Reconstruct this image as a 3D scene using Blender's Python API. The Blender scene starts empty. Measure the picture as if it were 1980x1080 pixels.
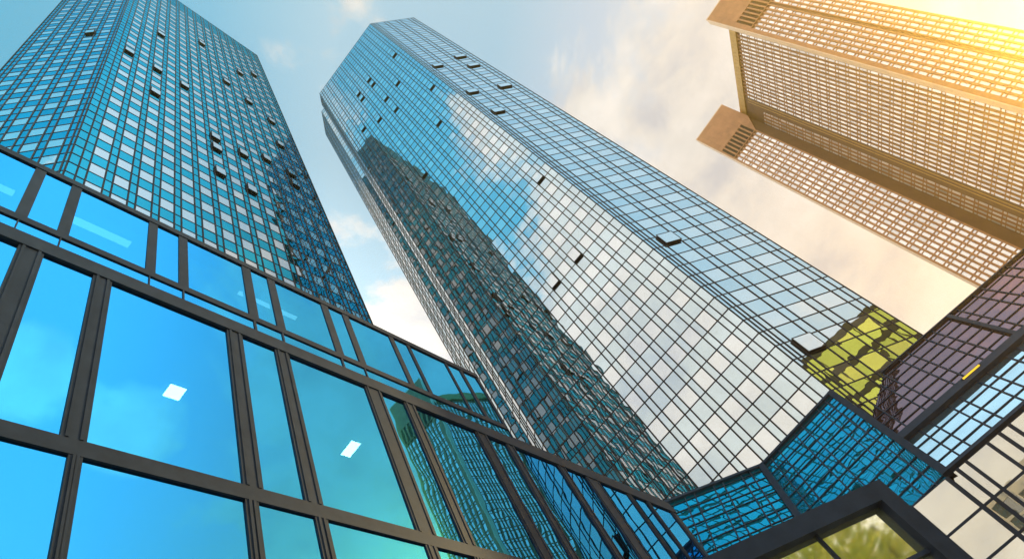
import bpy, math, random
import numpy as np
from mathutils import Vector, Matrix

random.seed(7)
scene = bpy.context.scene
COL = scene.collection
rad = math.radians

# ------------------------------------------------------------------ camera
FPX = 1300.0                      # focal length in pixels of the 1980 px wide photograph
PPX, PPY = 990.0, 540.0
CAM_H = 1.7
_z = np.array([343.3 - PPX, -249.6 - PPY, FPX]); _z /= np.linalg.norm(_z)
_f = np.array([0, 0, 1.0]); _f = _f - _z * (_f @ _z); _f /= np.linalg.norm(_f)
_x = np.cross(_f, _z)
ROT = np.stack([_x, _f, _z])      # camera (right, down, forward) -> world
cam_d = bpy.data.cameras.new("camera")
cam = bpy.data.objects.new("camera", cam_d)
COL.objects.link(cam)
cam_d.sensor_width = 36.0
cam_d.lens = 36.0 * FPX / 1980.0
cam_d.clip_start = 0.1
cam_d.clip_end = 5000.0
_m = Matrix(((ROT[0][0], -ROT[0][1], -ROT[0][2], 0), (ROT[1][0], -ROT[1][1], -ROT[1][2], 0),
             (ROT[2][0], -ROT[2][1], -ROT[2][2], CAM_H), (0, 0, 0, 1)))
cam.matrix_world = _m
scene.camera = cam

scene.view_settings.view_transform = 'Standard'
scene.view_settings.look = 'None'
scene.view_settings.gamma = 1.0
scene.view_settings.exposure = 0.15
scene.render.engine = 'CYCLES'
scene.cycles.max_bounces = 8
scene.cycles.glossy_bounces = 5
scene.cycles.diffuse_bounces = 2
scene.cycles.volume_bounces = 0
scene.cycles.sample_clamp_indirect = 6.0
scene.cycles.use_denoising = True

# ------------------------------------------------------------------ sun and sky
SUN_AZ, SUN_EL = 52.0, 25.5       # azimuth from +Y towards +X
SUN_STRENGTH = 5.0
sd = bpy.data.lights.new("sun", 'SUN')
sd.energy = SUN_STRENGTH
sd.angle = rad(0.5)
sd.color = (1.0, 0.77, 0.38)
sun = bpy.data.objects.new("sun", sd)
COL.objects.link(sun)
_sdir = Vector((math.sin(rad(SUN_AZ)) * math.cos(rad(SUN_EL)), math.cos(rad(SUN_AZ)) * math.cos(rad(SUN_EL)), math.sin(rad(SUN_EL))))
sun.rotation_euler = _sdir.to_track_quat('Z', 'Y').to_euler()


class NT:
    """small node-tree helper"""
    def __init__(self, tree):
        self.t = tree
        tree.nodes.clear()

    def n(self, kind, **kw):
        nd = self.t.nodes.new(kind)
        for k, v in kw.items():
            setattr(nd, k, v)
        return nd

    def put(self, sock, v):
        if hasattr(v, 'is_output'):
            self.t.links.new(v, sock)
        elif v is not None:
            try:
                sock.default_value = v
            except (TypeError, ValueError):
                sock.default_value = (*v, 1.0)

    def math(self, op, a, b=None, c=None, clamp=False):
        nd = self.n('ShaderNodeMath', operation=op, use_clamp=clamp)
        self.put(nd.inputs[0], a)
        self.put(nd.inputs[1], b)
        self.put(nd.inputs[2], c)
        return nd.outputs[0]

    def mix(self, fac, a, b, mode='MIX'):
        nd = self.n('ShaderNodeMix', data_type='RGBA', blend_type=mode)
        self.put(nd.inputs[0], fac)
        for s, v in ((nd.inputs[6], a), (nd.inputs[7], b)):
            if hasattr(v, 'is_output'):
                self.t.links.new(v, s)
            else:
                s.default_value = (v[0], v[1], v[2], 1.0)
        return nd.outputs[2]

    def smooth(self, v, lo, hi, tlo=0.0, thi=1.0):
        nd = self.n('ShaderNodeMapRange', interpolation_type='SMOOTHSTEP')
        self.put(nd.inputs[0], v)
        for i, q in enumerate((lo, hi, tlo, thi)):
            nd.inputs[1 + i].default_value = q
        return nd.outputs[0]

    def noise(self, vec, scale, detail=5.0, rough=0.55, dist=0.0):
        nd = self.n('ShaderNodeTexNoise')
        if vec is not None:
            self.t.links.new(vec, nd.inputs['Vector'])
        nd.inputs['Scale'].default_value = scale
        nd.inputs['Detail'].default_value = detail
        nd.inputs['Roughness'].default_value = rough
        nd.inputs['Distortion'].default_value = dist
        return nd.outputs[0]

    def ramp(self, fac, stops):
        nd = self.n('ShaderNodeValToRGB')
        self.t.links.new(fac, nd.inputs[0])
        el = nd.color_ramp.elements
        while len(el) < len(stops):
            el.new(0.5)
        for e, (p, c) in zip(el, stops):
            e.position = p
            e.color = (c[0], c[1], c[2], 1.0)
        return nd.outputs[0]

    def dot(self, vec, d):
        nd = self.n('ShaderNodeVectorMath', operation='DOT_PRODUCT')
        self.t.links.new(vec, nd.inputs[0])
        nd.inputs[1].default_value = d
        return nd.outputs['Value']


def direction(az, el):
    a, e = rad(az), rad(el)
    return (math.sin(a) * math.cos(e), math.cos(a) * math.cos(e), math.sin(e))


world = bpy.data.worlds.new("World")
scene.world = world
world.use_nodes = True
W = NT(world.node_tree)
wout = W.n('ShaderNodeOutputWorld')
bg = W.n('ShaderNodeBackground')
SKY_STRENGTH = 0.10
bg.inputs['Strength'].default_value = SKY_STRENGTH
W.t.links.new(bg.outputs[0], wout.inputs['Surface'])
sky = W.n('ShaderNodeTexSky')
sky.sky_type = 'NISHITA'
sky.sun_disc = False
sky.sun_elevation = rad(SUN_EL)
sky.sun_rotation = rad(SUN_AZ)
tc = W.n('ShaderNodeTexCoord')
nrm = W.n('ShaderNodeVectorMath', operation='NORMALIZE')
W.t.links.new(tc.outputs['Generated'], nrm.inputs[0])
D = nrm.outputs[0]
sep = W.n('ShaderNodeSeparateXYZ')
W.t.links.new(D, sep.inputs[0])
up = sep.outputs['Z']
# angle (in degrees / 180) away from the bright cloud bank beside the sun
bank = W.dot(D, direction(40, 30))
ang = W.math('DIVIDE', W.math('ARCCOSINE', bank), math.pi)
G = 10.0
def c10(*c):
    return tuple(G * q for q in c)
blue = W.ramp(ang, [(0.0, (.90, .83, .76)), (.085, (.84, .83, .83)), (.12, (.78, .81, .87)), (.165, (.60, .73, .88)),
                    (.20, (.44, .68, .86)), (.275, (.50, .74, .90)), (.32, (.27, .62, .86)), (.39, (.14, .53, .80)), (.46, (.08, .58, .86)), (.58, (.12, .61, .89)), (1.0, (.18, .62, .88))])
blue = W.mix(1.0, blue, (G, G, G), 'MULTIPLY')
base = W.mix(0.15, blue, W.mix(1.0, sky.outputs[0], (0.6, 1.0, 1.0), 'MULTIPLY'))
back = W.smooth(W.dot(D, direction(200, 30)), 0.35, 0.95, 1.0, 0.45)
pale = W.math('MULTIPLY', W.math('MULTIPLY', W.smooth(up, 0.78, 0.36), 0.80), back)
palecol = W.mix(W.smooth(ang, .26, .06), (G * .84, G * .85, G * .85), (G * .88, G * .83, G * .80))
base = W.mix(pale, base, palecol)
# where the cloud banks stand: azimuth, elevation, inner and outer radius in degrees, weight
CLOUDS = [(-17, 57, 2, 14, .18), (2, 76, 1, 8, .16), (80, 51, 1, 5, .17), (91, 54, 1, 5, .17), (58, 45, 1, 5, .18), (54, 39, 1, 7, .2), (66, 41, 1, 4, .16), (32, 51, 2, 10, .10), (27, 40, 2, 9, .08), (298, 45, 8, 30, .30), (200, 36, 8, 34, .06)]  # heaviest bank, in the west, is unseen and added to whiten the stone tower's windows
# broken clouds, stretched a little towards the horizon
mp = W.n('ShaderNodeMapping')
W.t.links.new(D, mp.inputs[0])
mp.inputs['Scale'].default_value = (1.0, 1.0, 1.5)
mp.inputs['Location'].default_value = (0.35, 1.9, 0.6)
n1 = W.noise(mp.outputs[0], 2.6, 9.0, 0.58, 0.35)
n2 = W.noise(mp.outputs[0], 7.0, 6.0, 0.6, 0.2)
low = W.smooth(up, 0.90, 0.45)                       # more cloud low down
south = W.smooth(W.dot(D, direction(200, 30)), 0.35, 0.95)
cov = W.math('ADD', n1, W.math('MULTIPLY', low, 0.16))
cov = W.math('ADD', cov, W.math('MULTIPLY', south, 0.12))
cov = W.math('ADD', cov, W.math('MULTIPLY', W.smooth(ang, .26, .08), 0.06))
for caz, cel, r0, r1, amt in CLOUDS:
    k = W.smooth(W.dot(D, direction(caz, cel)), math.cos(rad(r1)), math.cos(rad(r0)))
    cov = W.math('ADD', cov, W.math('MULTIPLY', k, amt))
mask = W.smooth(cov, 0.605, 0.70)
ccol = W.ramp(n2, [(0.33, (.66, .69, .75)), (0.47, (.86, .85, .83)), (0.62, (1.0, .98, .95))])
ccol = W.mix(1.0, ccol, (G * .93, G * .93, G * .93), 'MULTIPLY')
ccol = W.mix(W.smooth(ang, .22, .04), ccol, W.mix(1.0, ccol, (1.02, .97, .93), 'MULTIPLY'))
skycol = W.mix(mask, base, ccol)
# the unseen sky at the viewer's back is boosted to brighten the mirrored facades
gain = W.smooth(W.dot(D, direction(150, 35)), .45, .70, 1.0, 2.0)
gain = W.math('MULTIPLY', gain, W.smooth(W.dot(D, direction(310, 38)), .80, .95, 1.0, 1.7))  # added western boost, brightens the gold block and stone tower windows
gs = W.n('ShaderNodeVectorMath', operation='SCALE')
W.t.links.new(skycol, gs.inputs[0])
W.t.links.new(gain, gs.inputs['Scale'])
W.t.links.new(gs.outputs[0], bg.inputs['Color'])

# ------------------------------------------------------------------ small maths
def u2(az):
    return np.array([math.sin(rad(az)), math.cos(rad(az))])


def u3(az):
    return np.array([math.sin(rad(az)), math.cos(rad(az)), 0.0])


def project(P):
    d = ROT.T @ (np.asarray(P, float) - np.array([0, 0, CAM_H]))
    if d[2] < 0.05:
        return None
    return PPX + FPX * d[0] / d[2], PPY + FPX * d[1] / d[2]


EDGE = [(-400, 90), (0, 283), (718, 625), (920, 725), (985, 848), (1290, 972), (1475, 900), (1610, 760), (1710, 722), (1980, 480), (2400, 150)]


def above_edge(p):
    """is the pixel above the near roofs that hide the feet of the towers"""
    for (x0, y0), (x1, y1) in zip(EDGE, EDGE[1:]):
        if x0 <= p[0] <= x1:
            return p[1] < y0 + (y1 - y0) * (p[0] - x0) / (x1 - x0)
    return False


def shown_area(corners, near=False):
    """size of a pane in the picture, 0 where it is out of frame or hidden"""
    q = [project(c) for c in corners]
    if any(v is None for v in q):
        return 0.0
    cx = sum(v[0] for v in q) / len(q)
    cy = sum(v[1] for v in q) / len(q)
    if not (0 <= cx <= 1980 and 0 <= cy <= 1080):
        return 0.0
    if not near and not above_edge((cx, cy)):
        return 0.0
    a = 0.0
    for i in range(len(q)):
        x0, y0 = q[i]
        x1, y1 = q[(i + 1) % len(q)]
        a += x0 * y1 - x1 * y0
    return abs(a) / 2


# ------------------------------------------------------------------ mesh helpers
class MB:
    def __init__(self):
        self.v, self.f, self.m = [], [], []

    def quad(self, a, b, c, d, mat=0):
        i = len(self.v)
        self.v += [tuple(a), tuple(b), tuple(c), tuple(d)]
        self.f.append((i, i + 1, i + 2, i + 3))
        self.m.append(mat)

    def poly(self, pts, mat=0):
        i = len(self.v)
        self.v += [tuple(p) for p in pts]
        self.f.append(tuple(range(i, i + len(pts))))
        self.m.append(mat)

    def box(self, o, a, b, c, mat=0):
        """box from corner o with edge vectors a, b, c"""
        o, a, b, c = (np.asarray(q, float) for q in (o, a, b, c))
        p = [o, o + a, o + a + b, o + b, o + c, o + a + c, o + a + b + c, o + b + c]
        i = len(self.v)
        self.v += [tuple(q) for q in p]
        fs = [(0, 3, 2, 1), (4, 5, 6, 7), (0, 1, 5, 4), (1, 2, 6, 5), (2, 3, 7, 6), (3, 0, 4, 7)]
        if np.dot(np.cross(a, b), c) < 0:
            fs = [tuple(reversed(f)) for f in fs]
        for f in fs:
            self.f.append(tuple(i + k for k in f))
            self.m.append(mat)

    def prism(self, pts, z0, z1, mat=0):
        n = len(pts)
        area = sum(pts[i][0] * pts[(i + 1) % n][1] - pts[(i + 1) % n][0] * pts[i][1] for i in range(n))
        if area < 0:
            pts = list(reversed(pts))
        i = len(self.v)
        self.v += [(p[0], p[1], z0) for p in pts] + [(p[0], p[1], z1) for p in pts]
        self.f.append(tuple(i + k for k in reversed(range(n))))
        self.f.append(tuple(i + n + k for k in range(n)))
        self.m += [mat, mat]
        for k in range(n):
            j = (k + 1) % n
            self.f.append((i + k, i + j, i + n + j, i + n + k))
            self.m.append(mat)

    def build(self, name, mats, parent=None):
        me = bpy.data.meshes.new(name)
        me.from_pydata(self.v, [], self.f)
        if not isinstance(mats, (list, tuple)):
            mats = [mats]
        for q in mats:
            me.materials.append(q)
        if len(mats) > 1:
            me.polygons.foreach_set('material_index', self.m)
        me.update()
        o = bpy.data.objects.new(name, me)
        COL.objects.link(o)
        if parent is not None:
            o.parent = parent
            o.matrix_parent_inverse = Matrix.Translation(-Vector(parent.location))
        return o


def thing(name, label, cat, loc=(0, 0, 0), group=None):
    o = bpy.data.objects.new(name, None)
    COL.objects.link(o)
    o.location = loc
    o.empty_display_size = 1.0
    return tag(o, label, cat, group)


def tag(o, label, cat, group=None):
    o['label'] = label
    o['category'] = cat
    if group:
        o['group'] = group
    return o


def spread_panes(panes, name, mat, parent, limit=100, near=False, label=None):
    """the LIMIT panes that show largest are parts of their own, the rest one part"""
    order = sorted(range(len(panes)), key=lambda i: -shown_area(panes[i], near))
    lead = [i for i in order[:limit] if shown_area(panes[i], near) > 0]
    for i in lead:
        b = MB()
        b.quad(*panes[i])
        b.build(name, mat, parent)
    rest = [panes[i] for i in range(len(panes)) if i not in set(lead)]
    if rest:
        b = MB()
        for p in rest:
            b.quad(*p)
        o = b.build(name, mat, parent)
        o['kind'] = 'stuff'


# ------------------------------------------------------------------ materials
def new_mat(name):
    m = bpy.data.materials.new(name)
    m.use_nodes = True
    return m, NT(m.node_tree)


def glass_mat(name, tint, body, fac=0.85, rough=0.006, wave=0.010, wscale=0.45, vary=0.12, see=0.0, stretch=None):
    """coated facade glass: a tinted mirror over a coloured body (blinds or back-painted panel)"""
    m, t = new_mat(name)
    out = t.n('ShaderNodeOutputMaterial')
    geo = t.n('ShaderNodeNewGeometry')
    rnd = geo.outputs['Random Per Island']
    tcn = t.n('ShaderNodeTexCoord')
    vec = tcn.outputs['Object']
    nd = t.n('ShaderNodeTexNoise')
    mpp = t.n('ShaderNodeMapping')
    t.t.links.new(vec, mpp.inputs[0])
    if stretch:
        mpp.inputs['Scale'].default_value = stretch
    t.t.links.new(mpp.outputs[0], nd.inputs['Vector'])
    nd.inputs['Scale'].default_value = wscale
    nd.inputs['Detail'].default_value = 1.5
    bmp = t.n('ShaderNodeBump')
    bmp.inputs['Strength'].default_value = 1.0
    bmp.inputs['Distance'].default_value = wave
    t.t.links.new(nd.outputs[0], bmp.inputs['Height'])
    gl = t.n('ShaderNodeBsdfGlossy')
    gl.inputs['Roughness'].default_value = rough
    k = t.math('MULTIPLY_ADD', rnd, vary, 1.0 - vary * 0.5)
    hsv = t.mix(1.0, (tint[0], tint[1], tint[2]), (1, 1, 1), 'MULTIPLY')
    sc = t.n('ShaderNodeVectorMath', operation='SCALE')
    t.t.links.new(hsv, sc.inputs[0])
    t.t.links.new(k, sc.inputs['Scale'])
    t.t.links.new(sc.outputs[0], gl.inputs['Color'])
    t.t.links.new(bmp.outputs[0], gl.inputs['Normal'])
    if see > 0:
        df = t.n('ShaderNodeBsdfTransparent')
        df.inputs['Color'].default_value = (*body, 1.0)
    else:
        df = t.n('ShaderNodeBsdfDiffuse')
        sc2 = t.n('ShaderNodeVectorMath', operation='SCALE')
        sc2.inputs[0].default_value = body
        t.t.links.new(t.math('MULTIPLY_ADD', rnd, 0.7, 0.65), sc2.inputs['Scale'])
        t.t.links.new(sc2.outputs[0], df.inputs['Color'])
    ms = t.n('ShaderNodeMixShader')
    ms.inputs[0].default_value = fac
    t.t.links.new(df.outputs[0], ms.inputs[1])
    t.t.links.new(gl.outputs[0], ms.inputs[2])
    t.t.links.new(ms.outputs[0], out.inputs['Surface'])
    return m


def solid_mat(name, col, rough=0.5, metal=0.0, spec=0.5, grain=0.0, gscale=3.0, panel=None):
    m, t = new_mat(name)
    out = t.n('ShaderNodeOutputMaterial')
    p = t.n('ShaderNodeBsdfPrincipled')
    p.inputs['Roughness'].default_value = rough
    p.inputs['Metallic'].default_value = metal
    p.inputs['Specular IOR Level'].default_value = spec
    t.t.links.new(p.outputs[0], out.inputs['Surface'])
    if grain > 0:
        tcn = t.n('ShaderNodeTexCoord')
        nz = t.noise(tcn.outputs['Object'], gscale, 6.0, 0.65)
        c = t.ramp(nz, [(0.3, tuple(q * (1 - grain) for q in col)), (0.7, tuple(min(1, q * (1 + grain)) for q in col))])
        geo = t.n('ShaderNodeNewGeometry')
        k = t.math('MULTIPLY_ADD', geo.outputs['Random Per Island'], grain, 1.0 - grain * 0.5)
        sc = t.n('ShaderNodeVectorMath', operation='SCALE')
        t.t.links.new(c, sc.inputs[0])
        t.t.links.new(k, sc.inputs['Scale'])
        t.t.links.new(sc.outputs[0], p.inputs['Base Color'])
    else:
        p.inputs['Base Color'].default_value = (*col, 1.0)
    return m


def emit_mat(name, col, strength):
    m, t = new_mat(name)
    out = t.n('ShaderNodeOutputMaterial')
    e = t.n('ShaderNodeEmission')
    e.inputs['Color'].default_value = (*col, 1)
    e.inputs['Strength'].default_value = strength
    t.t.links.new(e.outputs[0], out.inputs['Surface'])
    return m


M = dict(
    frame=solid_mat('dark_anodised_metal', (.018, .027, .046), .55, 0.0, .12, .25, 2.2),
    frame_soft=solid_mat('dark_mullion_metal', (.030, .029, .036), .6, 0.0, .12),
    win=glass_mat('clear_coated_window', (.535, .55, .565), (.84, .93, 1.0), .955, wave=.006, vary=.08),
    win_b=glass_mat('pale_mirror_window', (.475, .50, .52), (.8, .9, 1.0), .965, wave=.006, vary=.05),
    span=glass_mat('blue_spandrel_glass', (.034, .36, .48), (.0, .12, .20), .95, wave=.012, vary=.14),
    span_b=glass_mat('pale_blue_spandrel_glass', (.395, .465, .505), (.01, .12, .18), .965, wave=.012, vary=.07),
    pod=glass_mat('tinted_podium_glass', (.055, .47, .88), (.25, .75, .95), .88, wave=.0045, wscale=.5, vary=.05, see=1.0),
    roofglass=glass_mat('sloped_roof_glass', (.05, .62, .80), (.0, .30, .40), .88, wave=.012, wscale=.55, vary=.12),
    blueroof=glass_mat('pale_blue_roof_glass', (.74, .88, .95), (.10, .2, .25), .85, wave=.03, wscale=.5, vary=.08),
    brownglass=glass_mat('bronze_roof_glass', (.36, .225, .255), (.14, .08, .08), .85, wave=.02, wscale=.6, vary=.12),
    clearwall=glass_mat('clear_wall_glass', (.54, .55, .53), (.2, .2, .18), .85, wave=.012, wscale=.35, vary=.05),
    pavglass=glass_mat('pavilion_glass', (.88, .90, .78), (.25, .28, .12), .85, wave=.03, wscale=.5, rough=.05, vary=.05),
    stone=solid_mat('tan_granite_cladding', (.50, .235, .11), .55, 0, .3, .14, .35),
    stone_lit_tone=solid_mat('sunlit_tone_edge', (.90, .68, .48), .5, 0, .3, .08, .4),  # paler than the cladding to paint in the sunlit look of the slab ends
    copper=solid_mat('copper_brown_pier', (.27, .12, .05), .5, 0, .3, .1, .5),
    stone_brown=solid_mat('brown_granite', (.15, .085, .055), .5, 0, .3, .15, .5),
    gold=solid_mat('bronze_gold_panel', (.50, .31, .10), .45, .2, .4, .12, .6),
    vent=solid_mat('black_louvre', (.03, .028, .03), .6),
    twin=glass_mat('silver_office_window', (.85, .84, .84), (.84, .78, .73), .45, wave=.008, vary=.25),
    concrete=solid_mat('grey_core', (.16, .17, .18), .8),
    dark=solid_mat('dark_interior', (.03, .05, .06), .8),
)

# ------------------------------------------------------------------ glass towers
def curtain_face(P0, P1, rows, bright, cols, base, sink):
    """one curtain-wall face from P0 to P1 (seen from its right-hand normal side).
    sink gathers window panes, spandrels (MB), mullions (MB)"""
    P0 = np.asarray(P0, float); P1 = np.asarray(P1, float)
    d = P1 - P0
    L = np.linalg.norm(d)
    u = np.array([d[0] / L, d[1] / L, 0])
    n = np.array([u[1], -u[0], 0]) * sink['side']
    O = np.array([P0[0], P0[1], 0])
    zz = np.array([0, 0, 1.0])
    vw, hw = sink['vw'], sink['hw']
    for t0, t1, kind in cols:
        for k in range(len(rows) - 1):
            z0, z1 = rows[k], rows[k + 1]
            a, b = (random.gauss(0, .0035) for _ in range(2))
            w = (t1 - t0) * .5
            h = (z1 - z0) * .5
            def pt(t, z, sx, sz):
                return O + u * t + zz * z + n * (a * sx * w + b * sz * h - .012)
            c = [pt(t0, z0, -1, -1), pt(t1, z0, 1, -1), pt(t1, z1, 1, 1), pt(t0, z1, -1, 1)]
            if sink['side'] < 0:
                c = [c[1], c[0], c[3], c[2]]
            if (sink['key'], round(t0, 2), k) in sink['skip']:
                continue
            if kind == 'W' and bright(k):
                sink['win'].append(c)
            else:
                sink['span'].quad(*c)
    mb = sink['mull']
    edges = sorted({c[0] for c in cols} | {c[1] for c in cols})
    for t in edges:
        w = vw if 0.01 < t < L - .01 else vw * .8
        mb.box(O + u * (t - w / 2) + zz * rows[0] - n * .08, u * w, n * .105, zz * (rows[-1] - rows[0]))
    for z in rows:
        mb.box(O + zz * (z - hw / 2) - n * .08 - u * .02, u * (L + .04), n * .095, zz * hw)
    return u, n, O, L


def cols_from(ts, kinds):
    return [(ts[i], ts[i + 1], kinds[i]) for i in range(len(kinds))]


def regular(start, end, W_, n_, lead, tail):
    """lead narrow widths, then wide / narrow pairs, then tail narrow widths"""
    ts, ks = [0.0], []
    t = start
    for w in lead:
        ts.append(ts[-1] + w); ks.append('n')
    stop = end - sum(tail)
    flip = True
    while ts[-1] < stop - .25:
        w = W_ if flip else n_
        if ts[-1] + w > stop - .2:
            w = stop - ts[-1]
        ts.append(ts[-1] + w); ks.append('W' if flip else 'n')
        flip = not flip
    for w in tail:
        ts.append(ts[-1] + w); ks.append('n')
    ts[-1] = end
    return cols_from(ts, ks)


def open_window(parent, O, u, n, t0, t1, z0, z1, mb_dark, ang=12.0, glass=None):
    """a top-hung sash swung out at the bottom, with the dark opening behind it"""
    zz = np.array([0, 0, 1.0])
    h = z1 - z0
    mb_dark.quad(O + u * t0 + zz * z0 - n * .02, O + u * t1 + zz * z0 - n * .02, O + u * t1 + zz * z1 - n * .02, O + u * t0 + zz * z1 - n * .02)
    w = t1 - t0 - .04
    off = .16
    A = O + u * (t0 + .02) + zz * (z0 + .02) + n * off
    h -= .04
    fr = MB()
    b = .06
    fr.box(A, u * w, zz * b, n * .07)
    fr.box(A + zz * (h - b), u * w, zz * b, n * .07)
    fr.box(A + zz * b, u * b, zz * (h - 2 * b), n * .07)
    fr.box(A + zz * b + u * (w - b), u * b, zz * (h - 2 * b), n * .07)
    # dark box sides behind the sash, added to read as the shaded gap
    I = O + u * (t0 + .07) + zz * (z0 + .07) - n * .01
    fr.box(I, u * (w - .10), zz * .05, n * off)
    fr.box(I + zz * (h - .15), u * (w - .10), zz * .05, n * off)
    fr.box(I, u * .05, zz * (h - .10), n * off)
    fr.box(I + u * (w - .15), u * .05, zz * (h - .10), n * off)
    o = fr.build('open_window', M['frame_soft'], parent)
    g = MB()
    P = A + u * b + zz * b + n * .05
    g.quad(P, P + u * (w - 2 * b), P + u * (w - 2 * b) + zz * (h - 2 * b), P + zz * (h - 2 * b))
    pane = g.build('pane', glass or M['win'], o)
    pane.matrix_parent_inverse = Matrix.Identity(4)
    return o


def hit(px, py, P, az):
    d = ROT @ np.array([px - PPX, py - PPY, FPX])
    u = u2(az)
    n = np.array([u[1], -u[0]])
    s = (np.asarray(P) @ n) / (d[:2] @ n)
    q = d[:2] * s
    return (q - np.asarray(P)) @ u, CAM_H + d[2] * s


def snap_windows(pixels, P0, az, t_sign_len, cols, rows, bright):
    """turn photo positions of open sashes into (column, row) cells of a face"""
    out = []
    wide = [(c[0], c[1]) for c in cols if c[2] == 'W']
    for px, py in pixels:
        t, z = hit(px, py, P0, az)
        c = min(wide, key=lambda q: abs((q[0] + q[1]) / 2 - t))
        ks = [k for k in range(len(rows) - 1) if bright(k)]
        k = min(ks, key=lambda q: abs((rows[q] + rows[q + 1]) / 2 - z))
        if abs((c[0] + c[1]) / 2 - t) < 1.2:
            out.append((c[0], c[1], k))
    return sorted(set(out))


def make_rows(z_ref, pitch, top, k0=0):
    """floor lines through z_ref; returns lines from the ground to the roof and the index of z_ref"""
    down = int(z_ref // pitch)
    z = [z_ref - pitch * k for k in range(down, 0, -1)]
    idx = len(z)
    while z_ref < top - .6:
        z.append(z_ref); z_ref += pitch
    z.append(top)
    if z[0] > .5:
        z.insert(0, 0.0); idx += 1
    return z, idx


TOP = 155.0


def tower(name, label, faces, rows, bright, win_mat, roof_poly, core_poly, span_mat, parent_loc):
    root = thing(name, label, 'tower', parent_loc, 'mirrored glass office towers')
    win = []
    span, mull, dark = MB(), MB(), MB()
    for i, (P0, P1, cols, side, opens, az) in enumerate(faces):
        cells = snap_windows(opens, P0, az, 1, cols, rows, bright) if opens else []
        sink = dict(win=win, span=span, mull=mull, side=side, vw=.115, hw=.085, key=i, skip={(i, round(c[0], 2), c[2]) for c in cells})
        u, n, O, L = curtain_face(P0, P1, rows, bright, cols, 0, sink)
        for t0, t1, k in cells:
            open_window(root, O, u, n, t0, t1, rows[k], rows[k + 1], dark, glass=win_mat)
    spread_panes(win, 'window', win_mat, root)
    span.build('spandrel_glass', span_mat, root)
    mull.build('mullion_grid', M['frame_soft'], root)
    dark.build('window_opening', M['dark'], root)
    core = MB()
    core.prism(core_poly, 0.0, TOP - .4)
    core.build('core', M['dark'], root)
    rf = MB()
    rf.prism(roof_poly, TOP - .38, TOP + .25)
    rf.build('roof', M['frame_soft'], root)
    return root


def inset(poly, d):
    c = np.mean(np.array(poly), axis=0)
    out = []
    for p in poly:
        v = np.array(p) - c
        out.append(tuple(np.array(c) + v * (1 - d / np.linalg.norm(v))))
    return out


# left tower: a long face along azimuth 14.8 and a short one along 59.8
Ar = np.array([-11.538, 31.645])
Ac = Ar - 24.40 * u2(14.8)
Al = Ac - 9.55 * u2(59.8)
A3 = Ar + 15.0 * u2(-75.5)
A4 = A3 + 20.0 * u2(-125.0)
rowsA, ia = make_rows(51.97, 1.755, TOP)
nA = len(rowsA)
brightA = lambda k: (k - ia) % 2 == 0 and k < nA - 7
colsA = regular(0, 24.40, 1.09, .53, (.67, .58), (.50, .50))
colsAl = regular(0, 9.55, 1.10, .55, (.28, .45), (.50, .50))
openA = [(x / 2, y / 2) for x, y in ((498, 208), (628, 130), (787, 178), (610, 275), (605, 370), (718, 345), (880, 320), (936, 293), (988, 297),
         (968, 402), (1056, 482), (838, 543), (846, 590), (855, 680), (946, 608), (978, 745), (1080, 545), (1038, 628), (1140, 690), (1155, 725))]
colsA3 = regular(0, 15.0, 1.10, .55, (.5, .5), (.5, .5))
colsA4 = regular(0, 20.0, 1.10, .55, (.5, .5), (.5, .5))
dA5 = np.linalg.norm(Al - A4)
colsA5 = regular(0, dA5, 1.10, .55, (.5, .5), (.5, .5))
polyA = [tuple(p) for p in (Ac, Ar, A3, A4, Al)]
# the short face is measured from the near corner backwards, so its columns run towards azimuth 239.8
tower('office_tower', 'nearer left tower of turquoise mirrored glass rising behind the blue podium windows',
      [(Ac, Ar, colsA, 1, openA, 14.8), (Ac, Al, colsAl, -1, [(172, 67)], 239.8), (Ar, A3, colsA3, 1, None, -75.5),
       (A3, A4, colsA4, 1, None, -125.0), (A4, Al, colsA5, 1, None, 0)],
      rowsA, brightA, M['win'], inset(polyA, .25), inset(polyA, .9), M['span'], (Ac[0], Ac[1], 0))

# centre tower
Bl = np.array([-6.903, 45.653])
Bm = np.array([11.323, 41.027])
Br = np.array([19.798, 45.807])
LB = np.linalg.norm(Bm - Bl)
LR = np.linalg.norm(Br - Bm)
B2 = Bl + 2.45 * u2(-30.0)
B2n = B2 + .9 * u2(14.2) 
B3r = B2n - .35 * u2(104.2)
B3 = B3r - 1.02 * u2(104.2)
B4 = B3 + 5.2 * u2(-31.0)
B5 = B4 + 9.0 * u2(0)
B6 = B5 + 24.0 * u2(75)
B7 = Br + 12.0 * u2(14)
rowsB, ib = make_rows(32.65, 1.703, TOP)
nB = len(rowsB)
brightB = lambda k: (k - ib) % 2 == 1 and k < nB - 6
tsB = [0, .61, 1.22, 2.34, 2.91, 4.03, 4.60, 5.72, 6.29, 7.41, 7.98, 9.10, 9.68, 10.79, 11.35, 12.48, 13.05, 14.17, 14.75, 15.87, 16.44, 17.55, 18.09, LB]
ksB = ['n', 'n'] + ['W', 'n'] * 9 + ['W', 'n', 'n']
colsB = cols_from(tsB, ksB)
tsR = [0, .38, .76, 1.30, 2.98, 3.78, 5.58, 6.40, 8.35, 9.12, LR]
colsR = cols_from(tsR, ['n', 'n', 'n', 'W', 'n', 'W', 'n', 'W', 'n', 'n'])
openB = [(600 + x / 2, y / 2) for x, y in ((325, 213), (225, 302), (240, 322), (187, 357), (200, 378), (338, 320), (292, 378), (330, 418), (265, 460),
         (205, 495), (470, 335), (495, 470), (892, 690), (443, 662), (1035, 990), (960, 1085))]
openR = [(600 + x / 2, y / 2) for x, y in ((512, 250), (558, 222), (610, 258), (650, 352), (730, 337), (752, 425))] + [(1309, 456), (1580, 662), (1652, 640), (1660, 705)]
def simple(L, w=1.1, n=.55):
    return regular(0, L, w, n, (.45,), (.45,))
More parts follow.
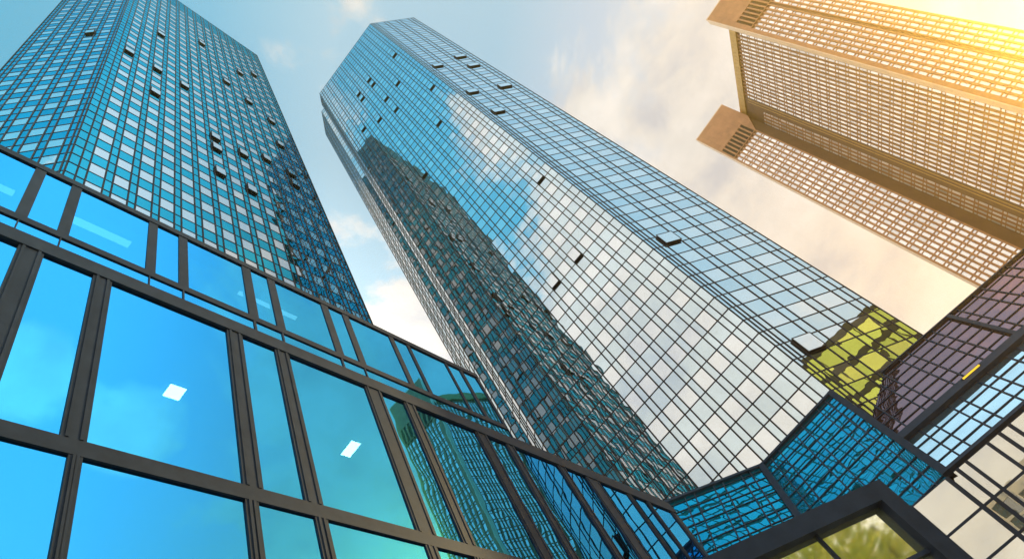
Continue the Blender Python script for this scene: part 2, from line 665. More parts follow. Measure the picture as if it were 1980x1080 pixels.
def dist(a, b):
    return float(np.linalg.norm(np.asarray(a) - np.asarray(b)))
polyB = [tuple(p) for p in (Bl, Bm, Br, B7, B6, B5, B4, B3, B3r, B2n, B2)]
tower('office_tower', 'tall centre tower with chamfered corners, its mirrored face reflecting white clouds',
      [(Bl, Bm, colsB, 1, openB, 104.24), (Bm, Br, colsR, 1, openR, 60.55),
       (B2, Bl, cols_from([0, .75, 1.2, 1.65, dist(B2, Bl)], ['W', 'n', 'n', 'W']), 1, None, 0),
       (B3, B3r, cols_from([0, 1.02], ['n']), 1, None, 0),
       (B4, B3, cols_from([0, .9, 1.5, 2.0, 2.9, 3.5, 4.4, dist(B4, B3)], ['W', 'n', 'n', 'W', 'n', 'W', 'n']), 1, None, 0),
       (B5, B4, simple(9.0), 1, None, 0), (Br, B7, simple(12.0), 1, None, 0), (B7, B6, simple(dist(B7, B6)), 1, None, 0), (B6, B5, simple(24.0), 1, None, 0)],
      rowsB, brightB, M['win_b'], inset(polyB, .2), inset(polyB, .5), M['span_b'], (2.0, 43.0, 0))

# ------------------------------------------------------------------ stone tower with projecting piers
TZ = 186.0
Pa = np.array([81.468, 148.706])
d110, d20 = u2(110), u2(20)
P2 = np.array([100.80, 113.27])
R1 = Pa + 11.35 * d110
Q = R1 + 3.77 * u2(78)
FU = u2(168)
stone = thing('stone_tower', 'tan stone skyscraper with two overhanging slabs and gilded glow at upper right', 'tower', (100, 130, 0))
twin_panes = []
wallmb, lightmb, darkmb, barmb = MB(), MB(), MB(), MB()
zz = np.array([0, 0, 1.0])
def v3(p, z=0.0):
    return np.array([p[0], p[1], z])
FLOOR = 3.48


def stone_face(O2, az, cols, z_hi, z_lo, pier_depth, win_w, phase=139.7, bar=True, wall=None, bars=None, tall=2.2, gap=.32, short=.72):
    """window columns between stone piers; cols are the left edges of the windows along az"""
    u = u3(az)
    n = np.array([u[1], -u[0], 0])
    O = v3(O2)
    k0 = math.floor((z_lo - phase) / FLOOR)
    k1 = math.ceil((z_hi - phase) / FLOOR)
    for t in cols:
        for k in range(k0, k1 + 1):
            zt = phase + k * FLOOR
            for za, zb in ((zt - tall, zt), (zt - tall - gap - short, zt - tall - gap)):
                if zb > z_hi or za < z_lo:
                    continue
                a, b = random.gauss(0, .004), random.gauss(0, .004)
                w, h = win_w / 2, (zb - za) / 2
                c = [O + u * (t + w + s * w) + zz * ((za + zb) / 2 + r * h) + n * (a * s * w + b * r * h) for s, r in ((-1, -1), (1, -1), (1, 1), (-1, 1))]
                twin_panes.append(c)
            # cross bars above each window
            for zb, hh in ((zt, FLOOR - tall - gap - short), (zt - tall - gap, gap)):
                if z_lo < zb < z_hi - hh:
                    (bars or barmb).box(O + u * t + zz * zb - n * .1, u * win_w, n * (.1 + pier_depth * .35), zz * hh)
    edges = [c for c in cols]
    for i in range(len(edges) - 1):
        a = edges[i] + win_w
        b = edges[i + 1]
        (wall or wallmb).box(O + u * a + zz * z_lo - n * .1, u * (b - a), n * (.1 + pier_depth), zz * (z_hi - z_lo))
    return u, n, O


def slab(O2, width, depth, crown_w, col_lists, vent_ts, z_vent0, z_vent1, groove=None):
    ventmb = MB()
    u, b = v3(d110), v3(d20)
    n = -b
    O = v3(O2)
    zc = 166.0
    # body behind the windows and the stone margins beside them
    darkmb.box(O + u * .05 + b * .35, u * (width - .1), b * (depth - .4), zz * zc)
    first = col_lists[0][0]
    last = col_lists[-1][-1] + .87
    wallmb.box(O, u * first, b * .34, zz * zc)
    wallmb.box(O + u * last, u * (width - last), b * .34, zz * zc)
    for cl in col_lists:
        stone_face((O + b * .32)[:2], 110, cl, zc - .35, 3.0, .32, .87, phase=165.0)
    for a_, b_ in zip(col_lists, col_lists[1:]):
        g0, g1 = a_[-1] + .87, b_[0]
        wallmb.box(O, u * .35 + u * 0, b * .01, zz * .01)
        wallmb.box(O + u * g0 , u * .3, b * .34, zz * zc)
        wallmb.box(O + u * (g1 - .3), u * .3, b * .34, zz * zc)
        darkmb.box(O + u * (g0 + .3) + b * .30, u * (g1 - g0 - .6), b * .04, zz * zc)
    # crown: plain stone panels over a band of louvres
    lo = first
    wallmb.box(O + zz * zc, u * vent_ts[0], b * .34, zz * (z_vent1 - zc))
    for i, t in enumerate(vent_ts):
        nx = vent_ts[i + 1] if i + 1 < len(vent_ts) else width
        wallmb.box(O + u * (t + .86) + zz * zc, u * (nx - t - .86), b * .34, zz * (z_vent1 - zc))
        ventmb.box(O + u * t + b * .28 + zz * (zc + .25), u * .86, b * .05, zz * (z_vent1 - zc - .25))
        for q in range(9):
            ventmb.box(O + u * t + b * .12 + zz * (zc + .35 + q * .66), u * .86, b * .16 + zz * .12, zz * .05)
        wallmb.box(O + u * t + zz * zc, u * .86, b * .34, zz * .25)
    # panels of the crown, a grid of separate stone sheets
    nx_, nz_ = 9, 6
    for i in range(nx_):
        for j in range(nz_):
            w = crown_w / nx_
            h = (TZ - z_vent1) / nz_
            wallmb.box(O + u * (i * w + .015) + zz * (z_vent1 + j * h + .015) + b * (.0 + random.uniform(0, .01)), u * (w - .03), b * .3, zz * (h - .03))
    wallmb.box(O + zz * z_vent1 + b * .31, u * crown_w, b * (depth - .35), zz * (TZ - z_vent1 - .05))
    wallmb.box(O + zz * zc + b * .36, u * width, b * (depth - .4), zz * (z_vent1 - zc))
    # end face and parapet edge, sunlight put into a paler colour
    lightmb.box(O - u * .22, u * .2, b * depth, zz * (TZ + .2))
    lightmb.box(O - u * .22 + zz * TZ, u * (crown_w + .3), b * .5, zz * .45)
    ventmb.build('louvre_band', M['vent'], stone)


c8 = [.98 + 1.37 * k - .45 + .0 for k in range(8)]
slab(Pa, 11.35, 2.6, 14.4, [c8], [.55 + 1.36 * k for k in range(8)], 166, 172.6)
# sloping bracket under the crown's overhang
wallmb.poly([v3(Pa + d110 * 11.35, 166.0), v3(Pa + d110 * 14.4, 172.6), v3(Pa + d110 * 11.35, 172.6)])
wallmb.poly([v3(Pa + d110 * 11.35, 166.0), v3(Pa + d110 * 11.35 + d20 * 2.6, 166.0), v3(Pa + d110 * 14.4 + d20 * 2.6, 172.6), v3(Pa + d110 * 14.4, 172.6)])
c6 = [1.15 + 1.37 * k for k in range(6)]
c4 = [10.2 + 1.30 * k for k in range(4)]
slab(P2, 15.4, 2.4, 15.4, [c6, c4], [1.55 + 1.34 * k for k in range(10)], 166.4, 173.2)
# recessed glazed facade between the slabs
ZF = 174.5
f_end = 30.4
pier = MB()
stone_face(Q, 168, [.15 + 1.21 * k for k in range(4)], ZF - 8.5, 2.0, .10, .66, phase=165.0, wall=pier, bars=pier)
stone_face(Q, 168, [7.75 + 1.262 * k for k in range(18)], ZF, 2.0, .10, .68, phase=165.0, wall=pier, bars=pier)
u168 = v3(FU); n168 = np.array([u168[1], -u168[0], 0])
QO = v3(Q)
# return wall, groove and backing
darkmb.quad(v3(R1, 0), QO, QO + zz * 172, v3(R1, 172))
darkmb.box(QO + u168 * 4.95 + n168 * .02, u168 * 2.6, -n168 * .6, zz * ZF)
for tt in (5.9, 6.8):
    goldmb = MB()
    goldmb.box(QO + u168 * tt + n168 * .03 + zz * 2, u168 * .22, n168 * .05, zz * 171)
    goldmb.build('groove_trim', M['gold'], stone)
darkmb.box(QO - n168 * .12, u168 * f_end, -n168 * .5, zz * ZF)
# gilded parapet above the glass
for k in range(24):
    goldmb = MB()
    goldmb.box(QO + zz * (ZF + .02) + u168 * (k * f_end / 24 + .03) - n168 * .2, u168 * (f_end / 24 - .06), n168 * .55, zz * 3.1)
    goldmb.build('gilded_panel', M['gold'], stone)
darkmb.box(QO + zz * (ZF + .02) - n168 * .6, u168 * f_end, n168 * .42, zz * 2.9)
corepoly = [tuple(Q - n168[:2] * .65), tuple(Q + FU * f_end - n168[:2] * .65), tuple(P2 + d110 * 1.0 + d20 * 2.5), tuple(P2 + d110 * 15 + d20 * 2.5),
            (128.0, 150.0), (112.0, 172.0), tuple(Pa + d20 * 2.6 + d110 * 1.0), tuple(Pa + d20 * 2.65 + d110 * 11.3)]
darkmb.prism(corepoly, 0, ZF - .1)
spread_panes(twin_panes, 'window', M['twin'], stone)
wallmb.build('stone_cladding', M['stone'], stone)
pier.build('copper_pier', M['copper'], stone)
barmb.build('cross_bar', M['stone'], stone)
lightmb.build('pale_edge', M['stone_lit_tone'], stone)
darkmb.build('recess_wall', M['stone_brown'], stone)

# ------------------------------------------------------------------ left podium
PO = np.array([-3.618, 18.589])
PAZ = 14.8
pu = u3(PAZ)
pn = np.array([pu[1], -pu[0], 0])
PORG = v3(PO)
podium = thing('podium_building', 'low building with big blue panes in black frames along the left foreground', 'building', (PO[0], PO[1], 0))
panes = []
fr = MB()


def bars(z0, z1, ivs, t_lo, t_hi, depth=.03, back=.12):
    """vertical bars that fill the gaps between pane intervals"""
    edge = t_lo
    for a, b in ivs:
        if a - edge > .01:
            fr.box(PORG + pu * edge + zz * z0 - pn * back, pu * (a - edge), pn * (back + depth), zz * (z1 - z0))
        edge = b
    if t_hi - edge > .01:
        fr.box(PORG + pu * edge + zz * z0 - pn * back, pu * (t_hi - edge), pn * (back + depth), zz * (z1 - z0))


def rail(z0, z1, t_lo, t_hi, depth, back=.12):
    fr.box(PORG + pu * t_lo + zz * z0 - pn * back, pu * (t_hi - t_lo), pn * (back + depth), zz * (z1 - z0))


def panes_in(z0, z1, ivs):
    for a, b in ivs:
        e, g = random.gauss(0, .0012), random.gauss(0, .0012)
        w, h = (b - a) / 2, (z1 - z0) / 2
        panes.append([PORG + pu * ((a + b) / 2 + s * (w + .04)) + zz * ((z0 + z1) / 2 + r * (h + .04)) + pn * (e * s * w + g * r * h) for s, r in ((-1, -1), (1, -1), (1, 1), (-1, 1))])


TL, TE = -25.0, 10.38
up_iv = [(-24.75, -24.15), (-23.9, -22.05), (-21.8, -21.2), (-20.95, -19.15), (-18.9, -18.3), (-18.05, -16.25), (-16.0, -15.37), (-15.12, -13.31), (-13.06, -12.44), (-12.18, -10.43),
         (-10.14, -9.55), (-9.28, -7.53), (-7.25, -6.66), (-6.40, -4.62), (-4.41, -3.77), (-3.62, -1.87), (-1.75, -1.08), (-.90, -.14)]
strip_iv = [(a - .12, b + .1) for a, b in up_iv]
ma_iv = [(-24.6, -23.6), (-23.1, -20.6), (-20.1, -19.1), (-18.6, -15.95), (-15.46, -14.44), (-14.03, -11.20), (-10.77, -9.82), (-9.39, -6.85), (-6.24, -5.36), (-4.92, -2.30), (-1.72, -.80),
         (-.35, 2.02), (2.50, 3.72), (4.58, 6.50), (6.80, 7.92), (8.22, 9.85)]
lo_iv = [(-24.6, -23.6), (-23.1, -20.6), (-20.1, -19.1), (-18.6, -15.95), (-15.6, -14.27), (-14.05, -11.20), (-10.92, -9.67), (-9.37, -6.75), (-6.4, -5.2), (-4.92, -2.30), (-1.8, -.7), (-.35, 2.02), (2.5, 3.72), (4.58, 6.5), (6.8, 7.92), (8.22, 9.85)]
panes_in(18.80, 21.75, up_iv); bars(18.80, 21.75, up_iv, TL, 0.0, .03)
panes_in(18.04, 18.55, strip_iv); bars(18.04, 18.55, strip_iv, TL, 0.0, .03)
panes_in(11.94, 17.48, ma_iv); bars(11.94, 17.48, ma_iv, TL, TE, .04)
panes_in(6.2, 11.57, lo_iv); bars(6.2, 11.57, lo_iv, TL, TE, .04)
panes_in(.4, 5.75, lo_iv); bars(.4, 5.75, lo_iv, TL, TE, .04)
rail(21.75, 22.02, TL, 0.02, .05, .5)
rail(18.55, 18.80, TL, 0.0, .035)
rail(17.84, 18.04, TL, 0.0, .05)
rail(17.48, 17.84, TL, TE + .02, .075)
rail(17.84, 18.12, .01, TE + .02, .05, .5)
rail(11.57, 11.94, TL, TE, .05)
rail(5.75, 6.2, TL, TE, .05)
rail(0, .4, TL, TE, .2)
# slim inner bead round the big panes
for iv, z0, z1 in ((ma_iv, 11.94, 17.48), (lo_iv, 6.2, 11.57)):
    for a, b in iv:
        for t in (a - .12, b + .06):
            fr.box(PORG + pu * t + zz * z0 + pn * .04, pu * .06, pn * .025, zz * (z1 - z0))
for p in panes:
    b = MB(); b.quad(*p); b.build('glass_pane', M['pod'], podium)
fr.build('frame', M['frame'], podium)
inn = MB()
DP = 7.0
for z0, z1 in ((22.03, 22.1),):
    inn.box(PORG + pu * TL + zz * z0 - pn * DP, pu * (-TL), pn * (DP - .2), zz * .12)
inn.box(PORG + pu * .02 + zz * 18.13 - pn * DP, pu * TE, pn * (DP - .3), zz * .1)
for z0, z1 in ((17.5, 18.02), (11.58, 11.92), (5.78, 6.18)):
    inn.box(PORG + pu * (TL + .1) + zz * z0 - pn * DP, pu * (TE - TL - .2), pn * (DP - .14), zz * (z1 - z0))
inn.box(PORG + pu * TL - pn * (DP + .3), pu * (TE - TL), pn * .28, zz * 22.0)
inn.box(PORG + pu * (TL - .3) - pn * DP, pu * .28, pn * (DP - .15), zz * 22.0)
inn.box(PORG + pu * (TE + .0) - pn * DP, pu * .15, pn * (DP - .0), zz * 18.0)
inn.box(PORG + pu * (-.2) - pn * DP + zz * 18.3, pu * .15, pn * (DP - .15), zz * 3.6)
inn.build('interior_wall', solid_mat('blue_grey_interior', (.05, .16, .22), .8), podium)

lampm = emit_mat('warm_panel_lamp', (1.0, .93, .82), 26.0)
tubem = emit_mat('cool_strip_lamp', (.85, .95, 1.0), 2.2)
def ceiling_box(name, t0, t1, d0, d1, z, mat, label, group=None):
    b = MB()
    b.box(PORG + pu * t0 - pn * d1 + zz * (z - .03), pu * (t1 - t0), pn * (d1 - d0), zz * .03)
    o = b.build(name, mat)
    h = MB()
    for q in ((t0 - .04, .04, d0 - .04, d1 + .04), (t1, .04, d0 - .04, d1 + .04)):
        h.box(PORG + pu * q[0] - pn * q[3] + zz * (z - .05), pu * q[1], pn * (q[3] - q[2]), zz * .05)
    for dd in (d0 - .04, d1):
        h.box(PORG + pu * t0 - pn * (dd + .04) + zz * (z - .05), pu * (t1 - t0), pn * .04, zz * .05)
    h.build('lamp_frame', M['frame'], o)
    tag(o, label, 'ceiling light', group)
ceiling_box('ceiling_light', -11.56, -11.12, 1.96, 2.38, 17.47, lampm, 'square white ceiling light glowing behind the widest left podium pane')
ceiling_box('ceiling_light', -6.02, -5.66, 1.80, 2.40, 17.47, lampm, 'small slanting ceiling light behind the pane in the middle of the podium')
ceiling_box('strip_light', -17.6, -16.35, .90, 1.10, 21.98, tubem, 'strip light behind the top pane at the left picture edge')
ceiling_box('strip_light', -14.95, -13.35, .86, 1.10, 21.98, tubem, 'long strip light behind the wide top pane above the square lamp')
ceiling_box('strip_light', -9.95, -7.8, .86, 1.02, 21.98, tubem, 'faint strip light behind the narrow top pane under the left tower corner')

# ------------------------------------------------------------------ sloped atrium roof and hall
TEL = rad(51)
T = u3(12.5) * math.cos(TEL) + zz * math.sin(TEL)
L0 = np.array([14.963, 43.10, 23.9])
U93 = u3(93)
Pk = np.array([4.964, 42.64, 24.0])
U104 = u3(104.24)
U58 = u3(58.5)
hall = thing('atrium_hall', 'dark framed sloping glass roof between podium and stone tower, reflecting blue facades', 'building', (12, 36, 0))
hall_panes, brown_panes, teal_panes = [], [], []
hf = MB()


def sloped(O, U, cols, rows, sink, bar=.10, dep=.04, cut=None, jit=.005):
    N = np.cross(U, T); N /= np.linalg.norm(N)
    if N[2] < 0:
        N = -N
    for a, b in cols:
        for c, d in zip(rows, rows[1:]):
            e, g = random.gauss(0, jit), random.gauss(0, jit)
            w, h = (b - a) / 2, abs(d - c) / 2
            sink.append([O + U * ((a + b) / 2 + s * w) + T * ((c + d) / 2 + r * h) + N * (e * s * w + g * r * h - .02) for s, r in ((-1, -1), (1, -1), (1, 1), (-1, 1))])
    lo, hi = min(rows), max(rows)
    for t in sorted({q for c in cols for q in c}):
        hf.box(O + U * (t - bar / 2) + T * lo - N * .06, U * bar, T * (hi - lo), N * (.06 + dep))
    for r in rows:
        hf.box(O + U * cols[0][0] + T * (r - bar / 2) - N * .06, U * (cols[-1][1] - cols[0][0]), T * bar, N * (.06 + dep * .7))
    return N


def module(start, end, a, b):
    out, t, i = [], start, 0
    while t < end:
        w = a if i % 2 == 0 else b
        out.append((t, t + w)); t += w; i += 1
    return out


colsBrown = module(-5.02, 15.0, .70, 1.41)
rowsBrown = [0.0] + [-.62 - 1.1 * k for k in range(7)]
Nb = sloped(L0, U93, colsBrown, rowsBrown, brown_panes, .075, .04)
colsBlue = module(-8.05, 15.0, .70, 1.31)
rowsBlue = [-7.95 - 1.045 * k for k in range(5)]
sloped(L0, U93, colsBlue, rowsBlue, hall_panes, .075, .04)
x0, x1 = -6.0, 15.4
# beams: ridge, mid beam, eaves, and the thick rib
hf.box(L0 + U93 * x0 - Nb * .2 + T * .0, U93 * (x1 - x0), T * .14, Nb * .34)
hf.box(L0 + U93 * x0 - Nb * .2 + T * (-7.95), U93 * (x1 - x0), T * .72, Nb * .50)
hf.box(L0 + U93 * (x0 - 2) - Nb * .2 + T * (-12.42), U93 * (x1 - x0 + 2), T * .28, Nb * .42)
hf.box(L0 + U93 * 5.42 - Nb * .05 + T * (-7.25), U93 * .26, T * 7.2, Nb * .22)
# front slope against the centre tower, and the slope towards the podium
colsTeal = [(0.0, .5)] + module(.5, 5.0, 1.45, .70) + [(4.8, 5.45), (5.45, 6.4)]
colsTeal = [(0.12, .75), (.75, 1.45), (1.45, 2.9), (2.9, 3.6), (3.6, 5.05), (5.05, 5.75), (5.75, 6.4)]
rowsTeal = [0.0] + [-.55 - 1.2 * k for k in range(12)] + [-14.03]
Nt = sloped(Pk, U104, colsTeal, rowsTeal, teal_panes, .075, .04)
cols58 = [(-14.0 + a, -14.0 + b) for a, b in module(0, 13.6, 1.45, .70)]
cols58[-1] = (cols58[-1][0], -.12)
N5 = sloped(Pk, U58, cols58, [0.0] + [-.62 - 1.1 * k for k in range(12)], teal_panes, .075, .04)
hf.box(Pk - Nt * .15 - T * .12, U104 * 6.45, T * .3, Nt * .3)
hf.box(Pk - N5 * .15 - T * .12 - U58 * 14, U58 * 14, T * .3, N5 * .3)
# ribs along the two hips
for O in (Pk, Pk + U104 * 6.42):
    hf.box(O - U104 * .18 - T * 14.03 - Nt * .1, U104 * .36, T * 14.03, Nt * .34)
# fascia that closes the step between the two slopes
O = Pk + U104 * 6.6
hf.poly([O, O - T * 14.03, O - T * 14.03 - zz * .25, O - T * 8.75 - zz * 3.2, O - zz * 3.2])
spread_panes(brown_panes, 'bronze_pane', M['brownglass'], hall, 60, True)
spread_panes(hall_panes, 'roof_pane', M['blueroof'], hall, 60, True)
spread_panes(teal_panes, 'slope_pane', M['roofglass'], hall, 100, True)
# upright glass wall below the eaves
WO = L0 - T * 12.45
WO = np.array([WO[0], WO[1], 0])
n93 = np.array([U93[1], -U93[0], 0])
wall_iv = []
for base in (-13.2, -9.3, -5.38, -1.44 - .6 + .0, 1.95, 5.9, 9.8):
    wall_iv += [(base, base + 1.95), (base + 2.17, base + 2.62), (base + 2.80, base + 3.20)]
wall_iv = sorted([(-13.2, -11.3), (-11.1, -10.6), (-10.45, -10.0), (-9.85, -8.0), (-7.8, -7.3), (-7.1, -6.6), (-5.38 - .95, -5.5),
                  (-5.36, -3.40), (-3.19, -2.75), (-2.57, -2.18), (-2.02, -.86), (-.70, -.16), (.02, .45), (.62, 2.1), (2.3, 2.8), (2.95, 3.4), (3.6, 5.3), (5.5, 6.0), (6.2, 6.7), (6.9, 8.6)])
wpanes = []
wall_rows = [(0.3, 3.4), (3.5, 6.9), (7.0, 8.9), (8.98, 10.72), (10.84, 12.32), (12.44, 14.2)]
CAMP = np.array([0, 0, CAM_H])
BAY = 0.91                      # the left bay stands two metres further forward


def upright(ivs, k, t_lo, t_hi):
    def at(t, z, o=0.0):
        p = WO + U93 * t + zz * z
        return CAMP + (p - CAMP) * k + n93 * o
    def z_(z):
        return CAM_H + (z - CAM_H) * k
    ground = z_(0.0)
    for z0, z1 in wall_rows:
        for a, b in ivs:
            e, g = random.gauss(0, .004), random.gauss(0, .004)
            w, h = (b - a) / 2, (z1 - z0) / 2
            wpanes.append([at((a + b) / 2 + s_ * (w + .02), (z0 + z1) / 2 + r * (h + .02), e * s_ * w + g * r * h) for s_, r in ((-1, -1), (1, -1), (1, 1), (-1, 1))])
    edge = t_lo
    for a, b in list(ivs) + [(t_hi, t_hi)]:
        if a - edge > .01:
            hf.box(at(edge, 0, -.08), at(a, 0) - at(edge, 0), n93 * .12, zz * (14.2 * k))
        edge = b
    zprev = 0.0
    for z0, z1 in wall_rows + [(14.24, 14.24)]:
        if z0 > zprev:
            hf.box(at(t_lo, zprev, -.08), at(t_hi, zprev) - at(t_lo, zprev), n93 * .10, zz * ((z0 - zprev) * k))
        zprev = z1


upright([q for q in wall_iv if q[1] < -3.3], BAY, -13.4, -3.22)
upright([q for q in wall_iv if q[0] > -3.3], 1.0, -3.38, 8.8)
c_ = CAMP + (WO + U93 * -3.22 + zz * 0 - CAMP) * BAY
hf.box(np.array([c_[0] - .1, c_[1], 0]), (.1, 0, 0), (0, 3.2, 0), zz * 12.4)
spread_panes(wpanes, 'wall_pane', M['clearwall'], hall, 60, True)
hf.build('frame', M['frame'], hall)
hb = MB()
hb.box(WO - U93 * 3.3 - n93 * .5, U93 * 12, -n93 * 5, zz * 13.5)
hb.box(CAMP * [1, 1, 0] + (WO - U93 * 13.2) * BAY - n93 * .4, U93 * 8.9, -n93 * 1.5, zz * 12.0)
hb.build('interior_wall', M['dark'], hall)
# amber strip lamp on the mid beam
sb = MB()
LS = L0 + U93 * 1.65 - T * 7.50 + Nb * .31
sb.box(LS, U93 * 1.16, T * .11, Nb * .05)
so = sb.build('strip_light', emit_mat('amber_lamp', (1.0, .62, .05), 1.25))
hh = MB()
hh.box(LS - U93 * .06 - T * .04, U93 * .05, T * .19, Nb * .07)
hh.box(LS + U93 * 1.17 - T * .04, U93 * .05, T * .19, Nb * .07)
hh.build('end_cap', M['frame'], so)
tag(so, 'amber strip light on the black beam of the sloping roof', 'strip light')

# ------------------------------------------------------------------ entrance pavilion in the foreground
VP = np.array([2.341, 10.665, 0])
VU = u3(60)
VN = np.array([VU[1], -VU[0], 0])
pav = thing('entrance_pavilion', 'black framed glass entrance box at bottom edge, its panes reflecting yellow-green trees', 'pavilion', (VP[0], VP[1], 0))
pf = MB()
VT = 6.0
pf.box(VP - VU * 5.0 + zz * (VT - .29), VU * 5.0, -VN * .35, zz * .29)
pf.box(VP - VU * .27, VU * .27, -VN * .35, zz * (VT - .29))
pf.box(VP - VU * 5.0, VU * .27, -VN * .35, zz * (VT - .29))
pf.box(VP - VU * 3.1, VU * .5, -VN * .33, zz * (VT - .29))
for t in (-1.44, -4.0):
    pf.box(VP - VU * (-t) - VU * .018 - VN * .12, VU * .036, -VN * .08, zz * (VT - .29))
for z in (4.90, 2.6):
    pf.box(VP - VU * 4.75 + zz * (z - .03) - VN * .12, VU * 4.5, -VN * .08, zz * .06)
pf.box(VP + VU * .0 + zz * 4.62 - VN * .25, VU * .13, -VN * .2, zz * .42)
pf.box(VP - VU * 5.0 - VN * 3.6 + zz * (VT - .05), VU * 5.0, VN * 3.25, zz * .04)
pf.box(VP - VU * .12 - VN * 3.6, VU * .1, VN * 3.2, zz * (VT - .06))
pf.box(VP - VU * 5.0 - VN * 3.6, VU * .1, VN * 3.2, zz * (VT - .06))
pf.build('frame', M['frame'], pav)
for t0, t1 in ((-4.73, -4.02), (-3.98, -3.1), (-2.6, -1.46), (-1.42, -.27)):
    for z0, z1 in ((.1, 2.57), (2.63, 4.87), (4.93, VT - .29)):
        b = MB()
        e = random.gauss(0, .006)
        c = [VP + VU * t0 + zz * z0 - VN * (.16 + e), VP + VU * t1 + zz * z0 - VN * (.16 - e), VP + VU * t1 + zz * z1 - VN * (.16 - e), VP + VU * t0 + zz * z1 - VN * (.16 + e)]
        b.quad(*c)
        b.build('glass_pane', M['pavglass'], pav)

# ------------------------------------------------------------------ neighbours seen only in the reflections
def glazed_block(name, label, c, az, w, d, h, floor, bay, glass, frame, band):
    root = thing(name, label, 'building', (c[0], c[1], 0))
    u = u3(az); n = np.array([u[1], -u[0], 0])
    O = np.array([c[0], c[1], 0.0])
    gl, fm = MB(), MB()
    nb, nf = int(w / bay), int(h / floor)
    for i in range(nb):
        for k in range(nf):
            a, b = random.gauss(0, .01), random.gauss(0, .01)
            c4 = [O + u * (i + .5 + s * .5) * bay + zz * (k + .5 + r * .5) * floor + n * (a * s + b * r) for s, r in ((-1, -1), (1, -1), (1, 1), (-1, 1))]
            gl.quad(*c4)
    for i in range(nb + 1):
        fm.box(O + u * (i * bay - .15) - n * .2, u * .3, n * .5, zz * h)
    for k in range(nf + 1):
        fm.box(O + zz * (k * floor - band / 2) - n * .2, u * w, n * .4, zz * band)
    fm.box(O - n * (d + .3), u * w, n * d, zz * (h + .4))
    gl.build('window_glass', glass, root)
    fm.build('wall', frame, root)
    return root


yellow_panel = glass_mat('gold_coated_glass', (1.0, .93, .16), (.6, .5, .02), .9, vary=.35, wave=.02)
glazed_block('office_block', 'yellow-green panelled block to the right, seen only as a reflection in the centre tower', (131, 37, 0), 208, 35.5, 2, 91.2, 7.0, 5.0,
             yellow_panel, solid_mat('bronze_frame', (.12, .09, .03), .6), 1.6)
glazed_block('office_block', 'pale gridded block behind the viewer, seen only as a reflection in the upright glass wall', (62, -66, 0), 254, 34, 12, 44, 3.6, 2.4,
             M['win'], solid_mat('pale_concrete', (.75, .72, .68), .7), .5)


def tree(label, x, y, h, r, col, seed):
    rnd = random.Random(seed)
    root = thing('leafy_tree', label, 'tree', (x, y, 0), 'trees beside the forecourt')
    tr = MB()
    for k in range(8):
        a0, a1 = 2 * math.pi * k / 8, 2 * math.pi * (k + 1) / 8
        for (z0, r0), (z1, r1) in (((0, .30), (h * .3, .2)), ((h * .3, .2), (h * .7, .08))):
            tr.quad((x + r0 * math.cos(a0), y + r0 * math.sin(a0), z0), (x + r0 * math.cos(a1), y + r0 * math.sin(a1), z0),
                    (x + r1 * math.cos(a1), y + r1 * math.sin(a1), z1), (x + r1 * math.cos(a0), y + r1 * math.sin(a0), z1))
    for k in range(7):
        a = rnd.uniform(0, 6.3)
        p0 = np.array([x, y, h * rnd.uniform(.3, .5)])
        p1 = np.array([x + r * .7 * math.cos(a), y + r * .7 * math.sin(a), h * rnd.uniform(.6, .85)])
        tr.box(p0, p1 - p0, (.08, 0, 0), (0, .08, 0))
    tr.build('trunk', bark, root)
    cr = MB()
    cl = [(x + rnd.gauss(0, r * .4), y + rnd.gauss(0, r * .4), h * rnd.uniform(.45, .95), r * rnd.uniform(.25, .45)) for _ in range(26)]
    for _ in range(5200):
        cx, cy, cz, cr_ = cl[rnd.randrange(len(cl))]
        v = np.array([rnd.gauss(0, 1) for _ in range(3)]); v /= np.linalg.norm(v)
        p = np.array([cx, cy, cz]) + v * cr_ * rnd.random() ** .4
        q = np.array([rnd.gauss(0, 1) for _ in range(3)]); q /= np.linalg.norm(q)
        w = np.cross(q, v); w /= (np.linalg.norm(w) + 1e-6)
        s_ = rnd.uniform(.10, .20)
        cr.quad(p - q * s_, p + w * s_ * .6, p + q * s_, p - w * s_ * .6)
    cr.build('crown', leafm[col], root)


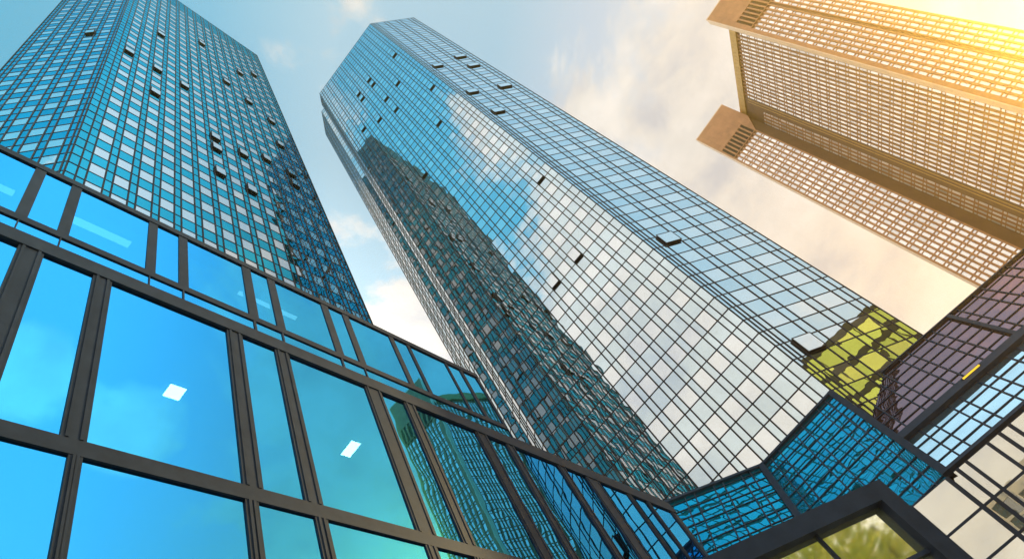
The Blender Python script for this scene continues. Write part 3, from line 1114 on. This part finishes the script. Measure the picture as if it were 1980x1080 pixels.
bark = solid_mat('grey_bark', (.10, .08, .06), .9, 0, .2, .3, 4)
leafm = [solid_mat('yellow_green_leaves', (.72, .70, .09), .6, 0, .3, .35, .8), solid_mat('green_leaves', (.30, .40, .06), .6, 0, .3, .35, .8)]
tree('yellow-green tree right of the forecourt, mirrored in the entrance pavilion', 18, 4.5, 16.5, 5.0, 0, 1)
tree('green tree furthest right of the forecourt, mirrored in the pavilion', 16.5, -1.5, 15.5, 4.6, 0, 2)
tree('taller lime tree behind the viewer, mirrored in the upright glass wall', 21, -20, 16, 5, 0, 3)

# ------------------------------------------------------------------ ground
g = MB()
g.quad((-600, -600, 0), (600, -600, 0), (600, 600, 0), (-600, 600, 0))
gm, t = new_mat('pale_paving')
out = t.n('ShaderNodeOutputMaterial')
p = t.n('ShaderNodeBsdfPrincipled')
tcn = t.n('ShaderNodeTexCoord')
br = t.n('ShaderNodeTexBrick')
t.t.links.new(tcn.outputs['Object'], br.inputs['Vector'])
br.inputs['Scale'].default_value = 1.0
br.inputs['Color1'].default_value = (.34, .32, .29, 1)
br.inputs['Color2'].default_value = (.28, .27, .25, 1)
br.inputs['Mortar'].default_value = (.12, .12, .12, 1)
br.inputs['Mortar Size'].default_value = .01
t.t.links.new(br.outputs[0], p.inputs['Base Color'])
p.inputs['Roughness'].default_value = .8
t.t.links.new(p.outputs[0], out.inputs['Surface'])
go = g.build('ground', gm)
go['kind'] = 'structure'

# ------------------------------------------------------------------ haze: air added in one closed box, golden to imitate a flare glow
hz = MB()
hz.box((-620, -620, -1.0), (1240, 0, 0), (0, 1240, 0), (0, 0, 192.0))
hm, t = new_mat('haze')
out = t.n('ShaderNodeOutputMaterial')
pv = t.n('ShaderNodeVolumePrincipled')
pv.inputs['Color'].default_value = (1.0, .66, .16, 1)
pv.inputs['Density'].default_value = 0.0008
pv.inputs['Anisotropy'].default_value = 0.86
t.t.links.new(pv.outputs[0], out.inputs['Volume'])
ho = hz.build('haze', hm)
ho['kind'] = 'stuff'
